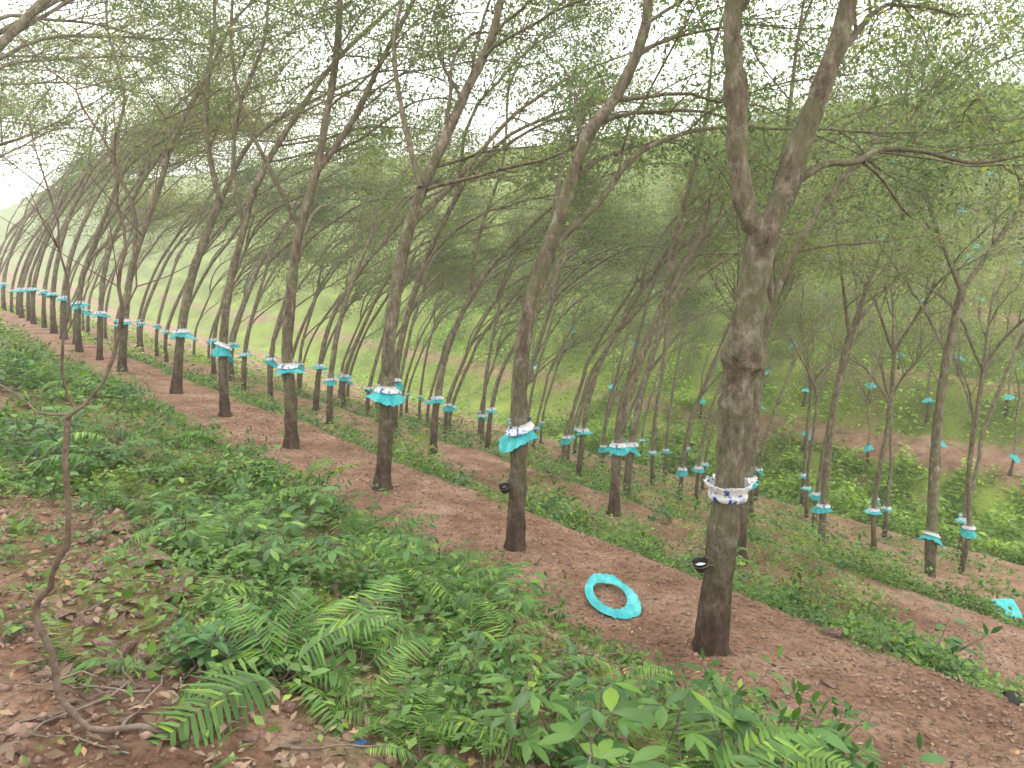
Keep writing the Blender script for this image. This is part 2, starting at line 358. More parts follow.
add_tree(.03,6.48,0,1,tm,cm,guardset(2,tuple(c),.083,h=.11,fl=.085,tilt=-.3),"slender rubber tree with tilted teal rain skirt and latex cup",cup=(-.098,-.06,.62),z=0)
t=Tree(NL,LS,True,lean)
P=t.limb([(0,0,-.15)]+L3([(0,0),(0.05,0.57),(0.08,1.15),(0.14,1.83),(0.25,2.49),(0.45,3.23),(0.73,3.85),(1.01,4.46),(1.27,5.00),(1.43,5.53),(1.8,6.1)]),.095,.035,14,zmin=3.3,root=True,bulge=[(2.1,.12,.1)],tail=2)
t.limb(L3([(.4,3.0),(.9,3.5),(1.5,4.2),(2.2,4.7)]),.035,.015,7,zmin=3.8)
t.limb([(.5,.1,3.4),(.3,.3,4.2),(.2,.5,5.0),(.4,.6,5.8)],.035,.015,7,zmin=4.2)
tm,cm=t.meshes(M_bark,M_leaf); c=at(P,1.15)
add_tree(-1.50,8.26,0,1,tm,cm,guardset(3,tuple(c),.093,h=.10,fl=.12,tilt=.1),"rubber tree with wide bright teal rain skirt on bare soil",z=0)
t=Tree(NL,LS,True,lean)
P=t.limb([(0,0,-.15)]+L3([(0,0),(0.02,0.66),(0.01,1.36),(0.10,2.18),(0.23,2.97),(0.47,3.75),(.62,4.43),(.78,5.25),(.85,6.1),(.8,6.9)]),.095,.03,12,zmin=3.8,root=True,tail=2)
t.limb(L3([(0.47,3.75),(.95,4.43),(1.35,5.25),(1.8,6.1),(2.1,6.9)]),.05,.025,8,zmin=4.3)
t.limb(L3([(0.25,3.0),(-.1,3.8),(-.4,4.5),(-.5,5.3),(-.4,6.2)]),.035,.015,7,zmin=3.8)
tm,cm=t.meshes(M_bark,M_leaf); c=at(P,1.14)
add_tree(-3.10,10.16,0,1,tm,cm,guardset(4,tuple(c),.093,h=.07,fl=.10),"forked rubber tree with teal and white rain guard",z=0)
t=Tree(NL,LS,True,lean)
P=t.limb([(0,0,-.15)]+L3([(0,0),(.01,.6),(.04,1.17),(.17,2.1),(.4,2.9),(.72,3.9),(1.45,5.1),(2.0,5.85),(2.75,6.6)]),.09,.03,12,zmin=4.0,root=True)
t.limb(L3([(.45,3.1),(.35,4.0),(.5,5.0),(.9,6.0),(1.0,7.0)]),.04,.02,7,zmin=4.2,tail=2)
tm,cm=t.meshes(M_bark,M_leaf); c=at(P,1.17)
add_tree(-4.79,12.16,0,1,tm,cm,guardset(5,tuple(c),.088,h=.17,fl=.08,tilt=.5),"rubber tree with drooping teal rain skirt, leaning trunk",z=0)
t=Tree(NL,LS,True,lean)
P=t.limb([(0,0,-.15)]+L3([(0.00,0.00),(0.17,1.21),(0.45,2.35),(0.95,3.6)]),.10,.07,12,kids=False,root=True)
t.limb(L3([(0.95,3.55),(0.81,4.72),(0.89,5.76),(1.04,6.62),(1.1,7.6)]),.055,.025,8,zmin=4.3,tail=2)
t.limb(L3([(0.95,3.55),(1.55,4.72),(2.50,5.42),(3.44,5.94)]),.05,.025,8,zmin=4.5)
t.limb(L3([(0.5,2.55),(1.2,3.4),(2.2,4.1),(3.2,4.5)]),.03,.012,7,zmin=3.9)
tm,cm=t.meshes(M_bark,M_leaf); c=at(P,1.17)
add_tree(-6.55,14.28,0,1.02,tm,cm,guardset(6,tuple(c),.097,h=.10,fl=.12),"thick rubber tree splitting into two limbs, teal rain skirt",z=0)
t=Tree(NL,LS,True,lean)
P=t.limb([(0,0,-.15)]+L3([(0.00,0.00),(0.13,1.14),(0.41,2.52),(0.98,4.03),(1.41,5.28),(2.16,6.70),(2.6,7.6)]),.10,.035,12,zmin=4.3,root=True,tail=2)
t.limb(L3([(.41,2.5),(.5,3.6),(.2,4.8),(.5,6.0),(.3,7.4),(.4,8.4)]),.05,.02,8,zmin=4.5,tail=2)
tm,cm=t.meshes(M_bark,M_leaf); c=at(P,1.17)
add_tree(-8.88,16.76,0,1,tm,cm,guardset(7,tuple(c),.097,h=.08,fl=.11),"rubber tree with teal rain skirt beside red earth path",z=0)
t=Tree(NL,LS,True,lean)
P=t.limb([(0,0,-.15)]+L3([(0,0),(0.04,1.14),(0.18,1.87),(0.49,2.82),(0.92,3.74),(1.50,4.57),(2.07,5.08),(2.65,5.44)]),.09,.03,11,zmin=4.0,root=True)
t.limb(L3([(.6,3.1),(1.5,3.9),(2.6,4.4),(3.6,4.6)]),.035,.015,7,zmin=4.1)
t.limb(L3([(.8,3.5),(1.0,4.8),(1.3,6.0),(1.4,7.2)]),.045,.02,7,zmin=4.6,tail=2)
tm,cm=t.meshes(M_bark,M_leaf)
add_tree(1.65,11.53,0,1,tm,cm,guardset(8,tuple(at(P,1.14)),.09,h=.09,fl=.10),"strongly leaning rubber tree with teal rain skirt",z=-1.48)
t=Tree(NL,LS,True,lean)
P=t.limb([(0,0,-.15)]+L3([(0,0),(0.02,0.97),(0.11,1.81),(0.15,2.62),(0.27,3.55),(.8,4.6),(1.6,5.6)]),.085,.03,11,zmin=4.0,root=True)
t.limb(L3([(.27,3.5),(.1,4.5),(.3,5.5),(.4,6.8)]),.045,.02,7,zmin=4.3,tail=2)
tm,cm=t.meshes(M_bark,M_leaf)
add_tree(3.16,9.75,0,1,tm,cm,guardset(9,tuple(at(P,1.12)),.08),"rubber tree close behind a thicker trunk",z=-1.48)
t=Tree(NL,LS,True,lean)
P=t.limb([(0,0,-.15)]+L3([(0,0),(0.10,1.09),(0.40,2.36),(1.03,3.60),(2.06,4.71),(2.86,5.40)]),.09,.03,11,zmin=3.8,root=True)
t.limb(L3([(.8,3.2),(1.0,4.5),(1.5,6.0),(1.6,7.4)]),.045,.02,7,zmin=4.6,tail=2)
tm,cm=t.meshes(M_bark,M_leaf)
add_tree(-1.69,15.45,0,1,tm,cm,guardset(10,tuple(at(P,1.14)),.09,h=.09,fl=.11),"arching rubber tree with teal rain skirt",z=-1.48)
t=Tree(24,.08,True,(0,0)); t.gap=1.2
P=t.limb([(0,0,-.15)]+L3([(0,0),(-0.07,1.17),(-0.18,3.41),(-0.10,4.97),(0.02,6.01)],0),.12,.07,11,kids=False,root=True)
t.limb(L3([(0.02,6.01),(-0.62,7.29),(-0.86,7.92)],0),.05,.03,7,zmin=6.2,tail=2)
t.limb(L3([(0.02,6.01),(0.62,7.02),(0.92,7.56)],0),.05,.03,7,zmin=6.2,tail=2)
t.limb([(-.12,0,4.8),(-.6,.3,5.8),(-1.3,.5,6.8)],.03,.015,6,zmin=5.2)
tm,cm=t.meshes(M_bark,M_leaf)
add_tree(8.44,14.11,0,1,tm,cm,guardset(11,tuple(at(P,1.17)),.115,h=.14,fl=.13,tilt=.4),"tall straight rubber tree with drooping teal rain skirt",z=hz(5.19,15.59))
t=Tree(24,.08,True,(0,0)); t.gap=1.2
P=t.limb([(0,0,-.15)]+L3([(0,0),(-0.04,1.18),(0.03,3.45),(0.24,4.98)],0),.10,.06,11,kids=False,root=True)
t.limb(L3([(0.24,4.98),(0.74,6.66),(1.09,7.48)],0),.045,.02,7,zmin=5.4)
t.limb(L3([(0.24,4.98),(-0.10,6.66),(-.3,7.6)],0),.04,.02,7,zmin=5.4,tail=2)
tm,cm=t.meshes(M_bark,M_leaf)
add_tree(6.99,15.91,0,1,tm,cm,guardset(12,tuple(at(P,1.17)),.1,h=.11,fl=.12),"upright rubber tree with two narrow limbs, teal skirt",z=hz(7.50,15.67))

# ---------------- variants
def variant(kind,i):
    far=kind=='far'; up=kind in('far','up'); tall=kind=='tall'; mid=kind=='mid'
    ln={'far':6,'up':18,'tall':19,'mid':12,'lean':30}[kind]; ls={'far':.17,'mid':.11}.get(kind,.072)
    t=Tree(ln,ls,not(far or mid),(.02,0) if up else (.16,0))
    t.gap=1.25 if up else 1.15; t.t1=.25 if up else .42
    k=R.uniform(-.01,.03) if up else R.uniform(.05,.115)
    if tall: k*=.85
    H=R.uniform(4.6,6.2) if kind in('tall','up') else (R.uniform(2.6,4.2) if far else R.uniform(3.6,5.0)); w=R.uniform(-.08,.08)
    zs=(0,.7,1.3,2.0,2.8,3.7,H) if H>4.3 else (0,.7,1.3,2.0,H)
    pts=[(0,0,-.2)]+[(k*z*z+w*math.sin(z*1.7),w*math.sin(z*1.1)*1.5,z) for z in zs]
    P=t.limb(pts,R.uniform(.08,.105)*(.82 if kind in('up','tall') else .9),.048,8 if far or mid else 10,kids=False,root=True)
    e=P[-1]; d=(P[-1]-P[-3]).normalized()
    nl=R.choice([2,3,3]); a0=R.uniform(0,6.28)
    for q in range(nl):
        a=a0+q*6.28/nl; sp=.38
        dd=Vector((d.x+math.cos(a)*sp+(0 if up else .05),d.y+math.sin(a)*sp,d.z+(.5 if not up else 0))).normalized()
        t.grow(e-d*.05,dd,R.uniform(3.8,5.6)*(.75 if up else 1),.042,1)
    if not up:
        q=P[int(len(P)*.8)]
        t.grow(q,Vector((.6,R.uniform(-.6,.6),1.1)),R.uniform(2.8,4.2),.03,1)
    tm,cm=t.meshes(M_barkf if far else M_bark,M_leaff if far else M_leaf)
    return tm,cm,tuple(at(P,1.12))
VL=[variant('lean',i) for i in range(8)]
VT=[variant('tall',i) for i in range(5)]
VU=[variant('up',i) for i in range(5)]
VF=[variant('far',i) for i in range(6)]
VM=[variant('mid',i) for i in range(6)]
GS=[skirt_mesh(.094,.08,.10,20,0),skirt_mesh(.094,.13,.09,21,.45),skirt_mesh(.094,.07,.12,22,-.2),skirt_mesh(.094,.08,.085,23,.1)]
GF=[skirt_mesh(.1,.2,.2,24,0,M_cyan),skirt_mesh(.1,.26,.17,25,.4,M_cyan)]
GC=[collar_mesh(.098,.05,60),collar_mesh(.098,.05,61,.1)]
GCF=collar_mesh(.10,.055,62,0,'flounce',1.2)
AN=math.atan2(.652,.758)
cnt=0
LB=["arching rubber tree with teal rain skirt on terrace","leaning rubber tree ringed by teal skirt","bent rubber tree with drooping teal rain skirt","slender rubber tree with small teal rain skirt"]
def place(u,v,kind,smin=.85,smax=1.08):
    global cnt
    x,y=XY(u,v)
    if cnt>280 or y<0 or abs(x/y)>.687+(.04 if kind=='far' else .10): return
    if kind in('lean','tall') and u>(30 if v<6 else 24): kind='mid'
    V={'lean':VL,'up':VU,'far':VF,'tall':VT,'mid':VM}[kind]; tm,cm,c=R.choice(V)
    rot=AN+R.uniform(-.5,.5) if kind in('lean','tall','mid') else R.uniform(0,6.28)
    k=R.randrange(4); z=c[2]+R.uniform(-.05,.08)
    if kind=='far':
        g=[("rain_skirt",GF[k%2],(c[0],c[1],z),(0,0,0))]; lb="upright rubber tree on the opposite hillside, colours paled for haze"
    else:
        g=[("rain_skirt",GS[k],(c[0],c[1],z),(0,0,R.uniform(0,6.28))),("ruffled_collar",GCF if v>12 else GC[k%2],(c[0],c[1],z+.006),(0,0,0))]
        lb=LB[k] if kind!='up' else "upright rubber tree with teal skirt near the gully"
    add_tree(x,y,rot,R.uniform(smin,smax),tm,cm,g,lb); cnt+=1
def row(v,u0,u1,d0,d1,ul,kk='lean',**kw):
    u=u0
    while u<u1: place(u,v+R.uniform(-.35,.35),kk if u>ul else 'up',**kw); u+=R.uniform(d0,d1)
u=21.0
while u<60: place(u,4.3+R.uniform(-.2,.2)+ (u-21)*.04,'lean',1.0,1.2); u+=R.uniform(2.0,2.4)*(1+max(0,u-40)*.03)
row(8.8,14.9,54,1.8,2.2,0,smin=.95,smax=1.2); place(10.1,8.9,'lean')
row(12.6,10.5,42,1.6,2.1,0,smin=.9,smax=1.12)
row(16,9.8,36,1.7,2.2,10,'tall')
row(19.7,4,33,1.8,2.3,12,'tall')
row(23.7,5,28,1.9,2.6,14,'tall')
row(27.3,6,26,2.1,2.9,15,'tall')
for v0 in np.arange(33.0,60,2.9):
    u=6+R.random()*2
    while u<42:
        if not (24<u<42 and v0<49 and R.random()<.75): place(u,v0+R.uniform(-.5,.5),'far',.75,1.05)
        u+=R.uniform(2.2,3.2)*(1+max(0,v0-48)*.03)
for uu in (12.5,16,19.5,24,29,34,40): 
    x,y=XY(uu,.2 if uu<26 else -.5); tm,cm,c=R.choice(VL if uu<26 else VM)
    add_tree(x,y,AN+R.uniform(-.3,.3),1.15,tm,cm,[("rain_skirt",GS[0],c,(0,0,0)),("ruffled_collar",GC[0],c,(0,0,0))],"leaning rubber tree among ferns on the bank")

# ---------------- ground
def axis(a):
    out=[a[0][0]]
    for (s,e,d) in a:
        n=max(1,int(round((e-s)/d))); out+= [s+(e-s)*(k+1)/n for k in range(n)]
    return np.array(out)
ua=axis([(-150,-20,13),(-20,0,1.0),(0,9,.045),(9,20,.1),(20,45,.25),(45,120,1.2),(120,400,14)])
va=axis([(-150,-20,13),(-20,-2,.8),(-2,9,.045),(9,22,.12),(22,60,.35),(60,130,1.2),(130,400,14)])
UU,VV=np.meshgrid(ua,va,indexing='ij'); Z=hgt(UU,VV); G=green(UU,VV)
Vt=np.stack([-.652*UU+.758*VV,.758*UU+.652*VV,Z],-1).reshape(-1,3)
nu,nv=len(ua),len(va); I=np.arange(nu*nv).reshape(nu,nv)
F=np.stack([I[:-1,:-1],I[:-1,1:],I[1:,1:],I[1:,:-1]],-1).reshape(-1,4)[:,::-1]
gm=npmesh("ground_mesh",Vt,F,groundmat(),True)
a=gm.attributes.new('green','FLOAT','POINT'); a.data.foreach_set('value',G.ravel().astype(np.float32))
obj("ground",gm,kind="structure",label="red earth terraced hillside with green strips",category="ground")

# ---------------- ground cover (stuff)
def sample(n,u0,u1,v0,v1,thr=.25,power=1.0,cs=2.2):
    u=NP.uniform(u0,u1,n);v=NP.uniform(v0,v1,n); g=green(u,v)
    clump=vn(u*cs,v*cs,21)+.5
    k=NP.random(n)<np.clip(g-thr,0,1)**power*np.clip(clump*2.2-.45,0,1)
    u,v=u[k],v[k]; x=-.652*u+.758*v;y=.758*u+.652*v
    m=(y>.3)&(np.abs(x/y)<.8); return u[m],v[m],x[m],y[m],clump[k][m]
def cover(specs,mt,label):
    VA=[];FA=[];off=0
    for (n,u0,u1,v0,v1,ls,hh,cs) in specs:
        u,v,x,y,cl=sample(n,u0,u1,v0,v1,cs=cs); m=len(u)
        h=NP.random(m)*hh*(.1+2.2*cl**2.2); z=hgt(u,v)+h
        P=np.stack([x,y,z],1); D=NP.normal(0,1,(m,3)); D[:,2]=D[:,2]*.4+.15
        Nn=NP.normal(0,.45,(m,3)); Nn[:,2]+=1
        L=ls*NP.uniform(.5,1.6,m); V,F=diamonds(P,D,Nn,L,L*.5); VA.append(V);FA.append(F+off);off+=len(V)
    obj("ground_cover",npmesh("cover_mesh",np.concatenate(VA),np.concatenate(FA),mt),kind="stuff",label=label,category="weeds")
cover([(80000,0,9,-.8,3.8,.045,.15,2.2),(130000,0,9,5,12,.055,.26,2.2),(110000,9,26,-1,15,.08,.26,2.2),(80000,0,26,12,30,.11,.34,1.8)],M_cover,"low green weeds covering banks between terraces")
cover([(60000,26,60,0,36,.16,.4,1.2),(90000,0,30,26,34,.2,.9,.9),(200000,0,60,33,72,.21,.9,.6)],M_coverf,"bright green undergrowth on the opposite slope")
n=90000; u=NP.uniform(0,1,n)**1.7*24+.3; v=NP.uniform(-1,14,n); x=-.652*u+.758*v;y=.758*u+.652*v; k=(y>.3)&(np.abs(x/y)<.8)&((v<3.3)|(NP.random(n)<.65)); u,v,x,y=u[k],v[k],x[k],y[k]; m=len(u)
P=np.stack([x,y,hgt(u,v)+.006+.03*NP.random(m)*(v<3)],1); D=NP.normal(0,1,(m,3)); D[:,2]*=.25; Nn=NP.normal(0,.35,(m,3));Nn[:,2]+=1
L=NP.uniform(.012,.06,m)*np.where(v<3.2,1.3,1); V,F=diamonds(P,D,Nn,L,L*.4)
obj("leaf_litter",npmesh("litter_mesh",V,F,M_litter),kind="stuff",label="dry brown fallen leaves on the soil",category="leaves")
n=32000; u=NP.uniform(0,1,n)**1.4*14+.5; v=NP.uniform(-.8,9,n); x=-.652*u+.758*v;y=.758*u+.652*v; k=(y>.3)&(np.abs(x/y)<.8); u,v,x,y=u[k],v[k],x[k],y[k]; m=len(u)
oc=np.array([(1,0,0),(0,1,0),(-1,0,0),(0,-1,0),(0,0,1),(0,0,-1)],float); of=np.array([(0,1,4),(1,2,4),(2,3,4),(3,0,4),(1,0,5),(2,1,5),(3,2,5),(0,3,5)])
s=(.004+.022*NP.random(m)**4)[:,None,None]*np.where((v<1.8)&(u<6),1.6,1)[:,None,None]
V=oc[None]*s*NP.uniform(.5,1.4,(m,6,3))*np.array([1,1,.8]); an=NP.uniform(0,6.28,m); ca,sa=np.cos(an)[:,None],np.sin(an)[:,None]
V=np.stack([V[...,0]*ca-V[...,1]*sa,V[...,0]*sa+V[...,1]*ca,V[...,2]],-1)+np.stack([x,y,hgt(u,v)+.004],1)[:,None,:]
F=(of[None]+6*np.arange(m)[:,None,None]).reshape(-1,3)
obj("gravel",npmesh("gravel_mesh",V.reshape(-1,3),F,M_rock),kind="stuff",label="loose reddish gravel and soil crumbs",category="gravel")

# ---------------- plants
def leafstrip(V,F,p,d,nrm,L,W,droop=.35,fold=.18,n=4):
    d=d.normalized(); s=d.cross(nrm).normalized()
    b=len(V)
    prof=[0,.75,1,.72,0]; q=Vector(p); dd=d.copy()
    for i in range(n+1):
        w=W*.5*prof[i]; up=s.cross(dd).normalized()
        V.append(tuple(q-s*w+up*fold*w)); V.append(tuple(q)); V.append(tuple(q+s*w+up*fold*w))
        dd=(dd+Vector((0,0,-droop/n))).normalized(); q=q+dd*(L/n)
    for i in range(n):
        k=b+3*i; F.append((k,k+1,k+4,k+3)); F.append((k+1,k+2,k+5,k+4))
def fern(seed,nf=8,Lf=.5):
    rr=random.Random(seed); V=[];F=[];S=Tubes()
    for q in range(nf):
        a=q*2.4+rr.uniform(-.5,.5); d=Vector((math.cos(a),math.sin(a),rr.uniform(.6,2.4))).normalized(); L=Lf*rr.uniform(.5,1.2)
        n=30; p=Vector((0,0,0)); pts=[p.copy()]; ds=[d.copy()]; tw=rr.uniform(-.03,.03); roll=rr.uniform(-.5,.5); dr=rr.uniform(.03,.08)
        for i in range(n):
            d=(d+Vector((-d.y*tw,d.x*tw,-dr))).normalized(); p=p+d*L/n; pts.append(p.copy()); ds.append(d.copy())
        S.tube(pts[::5],[.004,.0035,.003,.0025,.0018,.0014,.001],3)
        for i in range(5,n+1):
            t=(i-5)/(n-5); pl=L*.25*(math.sin(math.pi*min(1,(t*.85+.2)))**.8)+.006
            d=ds[i]; s=d.cross(Vector((0,0,1))).normalized()
            for sg in (1,-1):
                if rr.random()<.04: continue
                pp=pl*rr.uniform(.7,1.08)
                dd=(s*sg+d*rr.uniform(.25,.6)+Vector((0,0,-.12+roll*sg+rr.uniform(-.15,.15)))).normalized(); up=Vector((0,0,1)); side=dd.cross(up).normalized(); w=L/n*.38
                b=len(V); o=pts[i]
                for (x1,y1) in ((0,-.8),(.35,-1),(1,0),(.35,1),(0,.8)):
                    V.append(tuple(o+dd*pp*x1+side*w*y1+Vector((0,0,-.25*pp*x1*x1))))
                F.append((b,b+1,b+2,b+3,b+4))
    return V,F,S
def merged(V,F,S,mleaf,name):
    off=len(V); VV_=list(V)+list(S.V); FF=list(F)+[tuple(i+off for i in f) for f in S.F]
    me=bpy.data.meshes.new(name); me.from_pydata(VV_,[],FF); me.materials.append(mleaf); me.materials.append(M_stem); me.update()
    me.polygons.foreach_set('material_index',[0]*len(F)+[1]*len(S.F)); me.polygons.foreach_set('use_smooth',[True]*len(FF)); return me
def shrub(seed,nst=5,h=.35,ll=.09,wr=.42,npl=8,mt=None):
    rr=random.Random(seed); V=[];F=[];S=Tubes()
    for q in range(nst):
        a=rr.uniform(0,6.28); d=Vector((math.cos(a)*.6,math.sin(a)*.6,1)).normalized(); p=Vector((0,0,0)); pts=[p.copy()]; H=h*rr.uniform(.5,1.1)
        for i in range(5):
            d=(d+Vector((rr.gauss(0,.1),rr.gauss(0,.1),0))).normalized(); p=p+d*H/5; pts.append(p.copy())
        S.tube(pts,[.004,.004,.003,.003,.002,.001],4)
        for k in range(npl):
            t=.3+.7*k/npl; i=min(int(t*5),4); o=pts[i].lerp(pts[i+1],t*5-i); az=k*2.4+a
            dd=Vector((math.cos(az),math.sin(az),rr.uniform(.0,.5)))
            L=ll*rr.uniform(.5,1.25); leafstrip(V,F,o+dd*.01,dd,Vector((0,0,1)),L,L*wr,rr.uniform(.3,.9))
        leafstrip(V,F,pts[-1],Vector((rr.uniform(-.5,.5),rr.uniform(-.5,.5),1)),Vector((1,0,.2)),ll*.7,ll*.25)
    return V,F,S
def seedling(seed,h=.45,ll=.15):
    rr=random.Random(seed); V=[];F=[];S=Tubes(); p=Vector((0,0,0)); d=Vector((rr.uniform(-.15,.15),rr.uniform(-.15,.15),1)); pts=[p.copy()]
    for i in range(5): p=p+d*h/5; d=(d+Vector((rr.gauss(0,.07),rr.gauss(0,.07),0))).normalized(); pts.append(p.copy())
    S.tube(pts,[.005,.005,.004,.004,.003,.002],5)
    for k in range(7):
        t=.5+.5*k/7; i=min(int(t*5),4); o=pts[i].lerp(pts[i+1],t*5-i); az=k*2.4
        st=Vector((math.cos(az),math.sin(az),.45)).normalized(); e=o+st*ll*.9*rr.uniform(.6,1.1); S.tube([o,e],[.002,.0015],3)
        s=st.cross(Vector((0,0,1))).normalized()
        for sg in (-1,0,1):
            dd=(Vector((st.x,st.y,-.05))+s*sg*.95).normalized(); L=ll*rr.uniform(.8,1.15); leafstrip(V,F,e,dd,Vector((0,0,1)),L,L*.36,rr.uniform(.2,.6))
    return V,F,S
FE=[merged(*fern(i,R.randint(4,9),R.uniform(.32,.6)),M_fern,"fern_mesh") for i in range(8)]
SH=[merged(*shrub(i+30,R.randint(3,7),[.2,.26,.36,.45,.3,.42,.16][i],[.04,.05,.075,.11,.06,.13,.05][i],[.42,.5,.38,.45,.6,.4,.7][i],[8,8,8,7,8,6,8][i]),M_shrub,"shrub_mesh") for i in range(7)]
SE=[merged(*seedling(i+60,R.uniform(.25,.48),R.uniform(.08,.125)),M_seed,"seedling_mesh") for i in range(4)]
def scatter(name,meshes,n,labels,cat,grp,us,vs,smin,smax,mode,seedlimit=5000,pw=1.5):
    c=0;tries=0
    while c<n and tries<seedlimit:
        tries+=1
        u=us[0]+(us[1]-us[0])*R.random()**pw; v=R.uniform(*vs); x,y=XY(u,v)
        if y<1.7 or abs(x/y)>.72: continue
        g=float(green(np.array([u]),np.array([v]))[0])
        if R.random()>g*1.3-.1: continue
        cl=float(vn(u*1.1,v*1.1,77+mode))+.5
        if R.random()>cl*1.8-.3: continue
        zc=hz(u,v)
        if y<2.3 and zc>1.0 and name!="fern": continue
        i=R.randrange(len(meshes))
        obj(name,meshes[i],loc=(x,y,zc-.01),rot=(R.uniform(-.25,.25),R.uniform(-.25,.25),R.uniform(0,6.28)),scale=(smin+(smax-smin)*R.random()*(.4+.9*cl)),label=labels[i%len(labels)],category=cat,group=grp); c+=1
    return c
scatter("fern",FE,230,["green fern with arching fronds on the bank"],"fern","ferns on the bank",(1,17),(-.5,3.3),.5,1.15,0,9000)
scatter("fern",FE,60,["green fern with arching fronds on the bank"],"fern","ferns on the bank",(2,6),(-.3,1.7),.35,.8,5,8000,1)
scatter("leafy_shrub",SH,245,["small leafy green shrub on the bank"],"shrub","leafy shrubs on the bank",(1,20),(-.5,3.5),.5,1.2,1,9000)
scatter("leafy_shrub",SH,45,["small leafy green shrub on the bank"],"shrub","leafy shrubs on the bank",(2,6),(-.3,1.7),.3,.65,6,6000,1)
scatter("tree_seedling",SE,44,["young rubber seedling with drooping three-part leaves"],"seedling","rubber seedlings on the bank",(1,7),(1.2,3.6),.6,1.1,2)
scatter("weed_clump",SH,285,["low clump of green weeds between terraces"],"weed","weed clumps between terraces",(0,22),(5.1,12),.5,1.2,3,9000)

# ---------------- rocks
def rock(seed):
    import bmesh
    rr=random.Random(seed); bm=bmesh.new(); bmesh.ops.create_icosphere(bm,subdivisions=3,radius=1)
    pl=[(Vector((rr.gauss(0,1),rr.gauss(0,1),rr.gauss(0,1))).normalized(),rr.uniform(.35,.62)) for _ in range(10)]
    for v in bm.verts:
        for n,d in pl:
            k=v.co.dot(n)-d
            if k>0: v.co-=n*k
        v.co*=1+rr.uniform(-.02,.02); v.co.z*=.8
    me=bpy.data.meshes.new("rock_mesh"); bm.to_mesh(me); bm.free(); me.materials.append(M_rock); return me
RK=[rock(i) for i in range(6)]
RP=[(-1.93,3.74,.18),(-1.72,3.62,.14),(-1.41,3.11,.10),(2.34,5.08,.10),(-1.6,3.35,.12),(-1.2,2.9,.07),(-.95,3.2,.08),(-1.75,3.1,.07),(-1.5,2.7,.07),(-2.1,3.5,.09),(-.6,2.7,.06),(-2.3,4.2,.10),(-1.1,2.55,.06),(-1.9,2.95,.07),(2.0,4.3,.04),(1.7,3.9,.035),(.2,6.1,.04),(2.9,5.6,.07)]
for _ in range(85): RP.append((R.gauss(-1.35,.4),R.gauss(3.0,.45),R.uniform(.015,.06)))
for (x,y,s) in RP:
    u,v=-.652*x+.758*y,.758*x+.652*y
    obj("rock",R.choice(RK),loc=(x,y,hz(u,v)+s*.12),rot=(R.uniform(-.6,.6),R.uniform(-.6,.6),R.uniform(0,6)),scale=(s*R.uniform(.8,1.5),s,s*R.uniform(.7,1)),label="angular reddish stone lying on the soil",category="rock",group="stones on the bank")
for k in range(70):
    x,y=R.uniform(-2.2,.8),R.uniform(2.1,4.2); u,v=-.652*x+.758*y,.758*x+.652*y; a=R.uniform(0,6.28); l=R.uniform(.12,.6)
    TT=Tubes(); pts=[]
    for i in range(6):
        s=(i/5-.5)*l; pts.append((s*math.cos(a)+R.gauss(0,.012),s*math.sin(a)+R.gauss(0,.012),R.uniform(.0,.04)))
    r=R.uniform(.5,1.2); TT.tube(pts,[.005*r,.005*r,.004*r,.0035*r,.003*r,.0015*r],5)
    obj("fallen_twig",npmesh("twig_mesh",TT.V,np.array(TT.F),M_stem,True),loc=(x,y,hz(u,v)+.015),label="dry fallen twig lying on the bank",category="twig",group="fallen twigs")

# ---------------- discarded guard ring, scraps, cup
def ringmesh(R0,w,seed):
    rr=random.Random(seed); n=90; V=[];F=[];m=8; ph=[rr.uniform(0,6) for _ in range(5)]
    rag=[rr.uniform(-1,1) for _ in range(n)]
    for i in range(m):
        t=i/(m-1)
        for k in range(n):
            a=2*math.pi*k/n; wv=math.sin(a*7+ph[0])*.4+math.sin(a*23+ph[1]+t*2)*.3+math.sin(a*3+ph[3])*.5
            r=R0+w*(t-.5)*(1+.12*math.sin(a+2.2)+.12*math.sin(a*3+ph[4]))+.008*math.sin(a*2+ph[2])+.006*wv*t+.004*rag[k]
            z=.010+.005*math.sin(math.pi*t)+.007*wv*(t-.1)+.004*rr.uniform(-1,1)
            V.append((r*math.cos(a),r*math.sin(a),z))
    for i in range(m-1):
        for k in range(n):
            k2=(k+1)%n; F.append((i*n+k,i*n+k2,(i+1)*n+k2,(i+1)*n+k))
    return npmesh("ring_mesh",V,np.array(F),M_teal,True)
x,y=.77,5.42
obj("discarded_rain_guard",ringmesh(.15,.075,3),loc=(x,y,.04),rot=(.10,-.03,.2),scale=(1.0,1.8,1),label="discarded teal plastic ring lying on red soil",category="rain guard")
def scrap(w,h,mt,seed):
    rr=random.Random(seed); n=9; V=[];F=[]
    for i in range(n):
        for j in range(n): V.append((w*(i/(n-1)-.5)+rr.gauss(0,w*.015),h*(j/(n-1)-.5)+rr.gauss(0,h*.015),.02+rr.uniform(0,.01)+.01*math.sin(i*1.3+j)))
    for i in range(n-1):
        for j in range(n-1): F.append((i*n+j,(i+1)*n+j,(i+1)*n+j+1,i*n+j+1))
    return npmesh("scrap_mesh",V,np.array(F),mt,True)
x,y=6.58,9.25; u,v=-.652*x+.758*y,.758*x+.652*y
obj("plastic_sheet",scrap(.32,.28,M_cyan,1),loc=(x,y,hz(u,v)+.27),rot=(.7,0,.1),label="flat teal plastic sheet caught on weeds beside a terrace",category="plastic sheet")
for (x,y,s) in [(-1.07,3.03,.06),(-.52,2.30,.04)]:
    u,v=-.652*x+.758*y,.758*x+.652*y
    obj("plastic_scrap",scrap(s,s*.5,M_blue,4),loc=(x,y,hz(u,v)+.01),rot=(.2,.2,.5),scale=(1,1,.4),label="small torn blue plastic scrap on the bank",category="plastic scrap",group="plastic scraps")
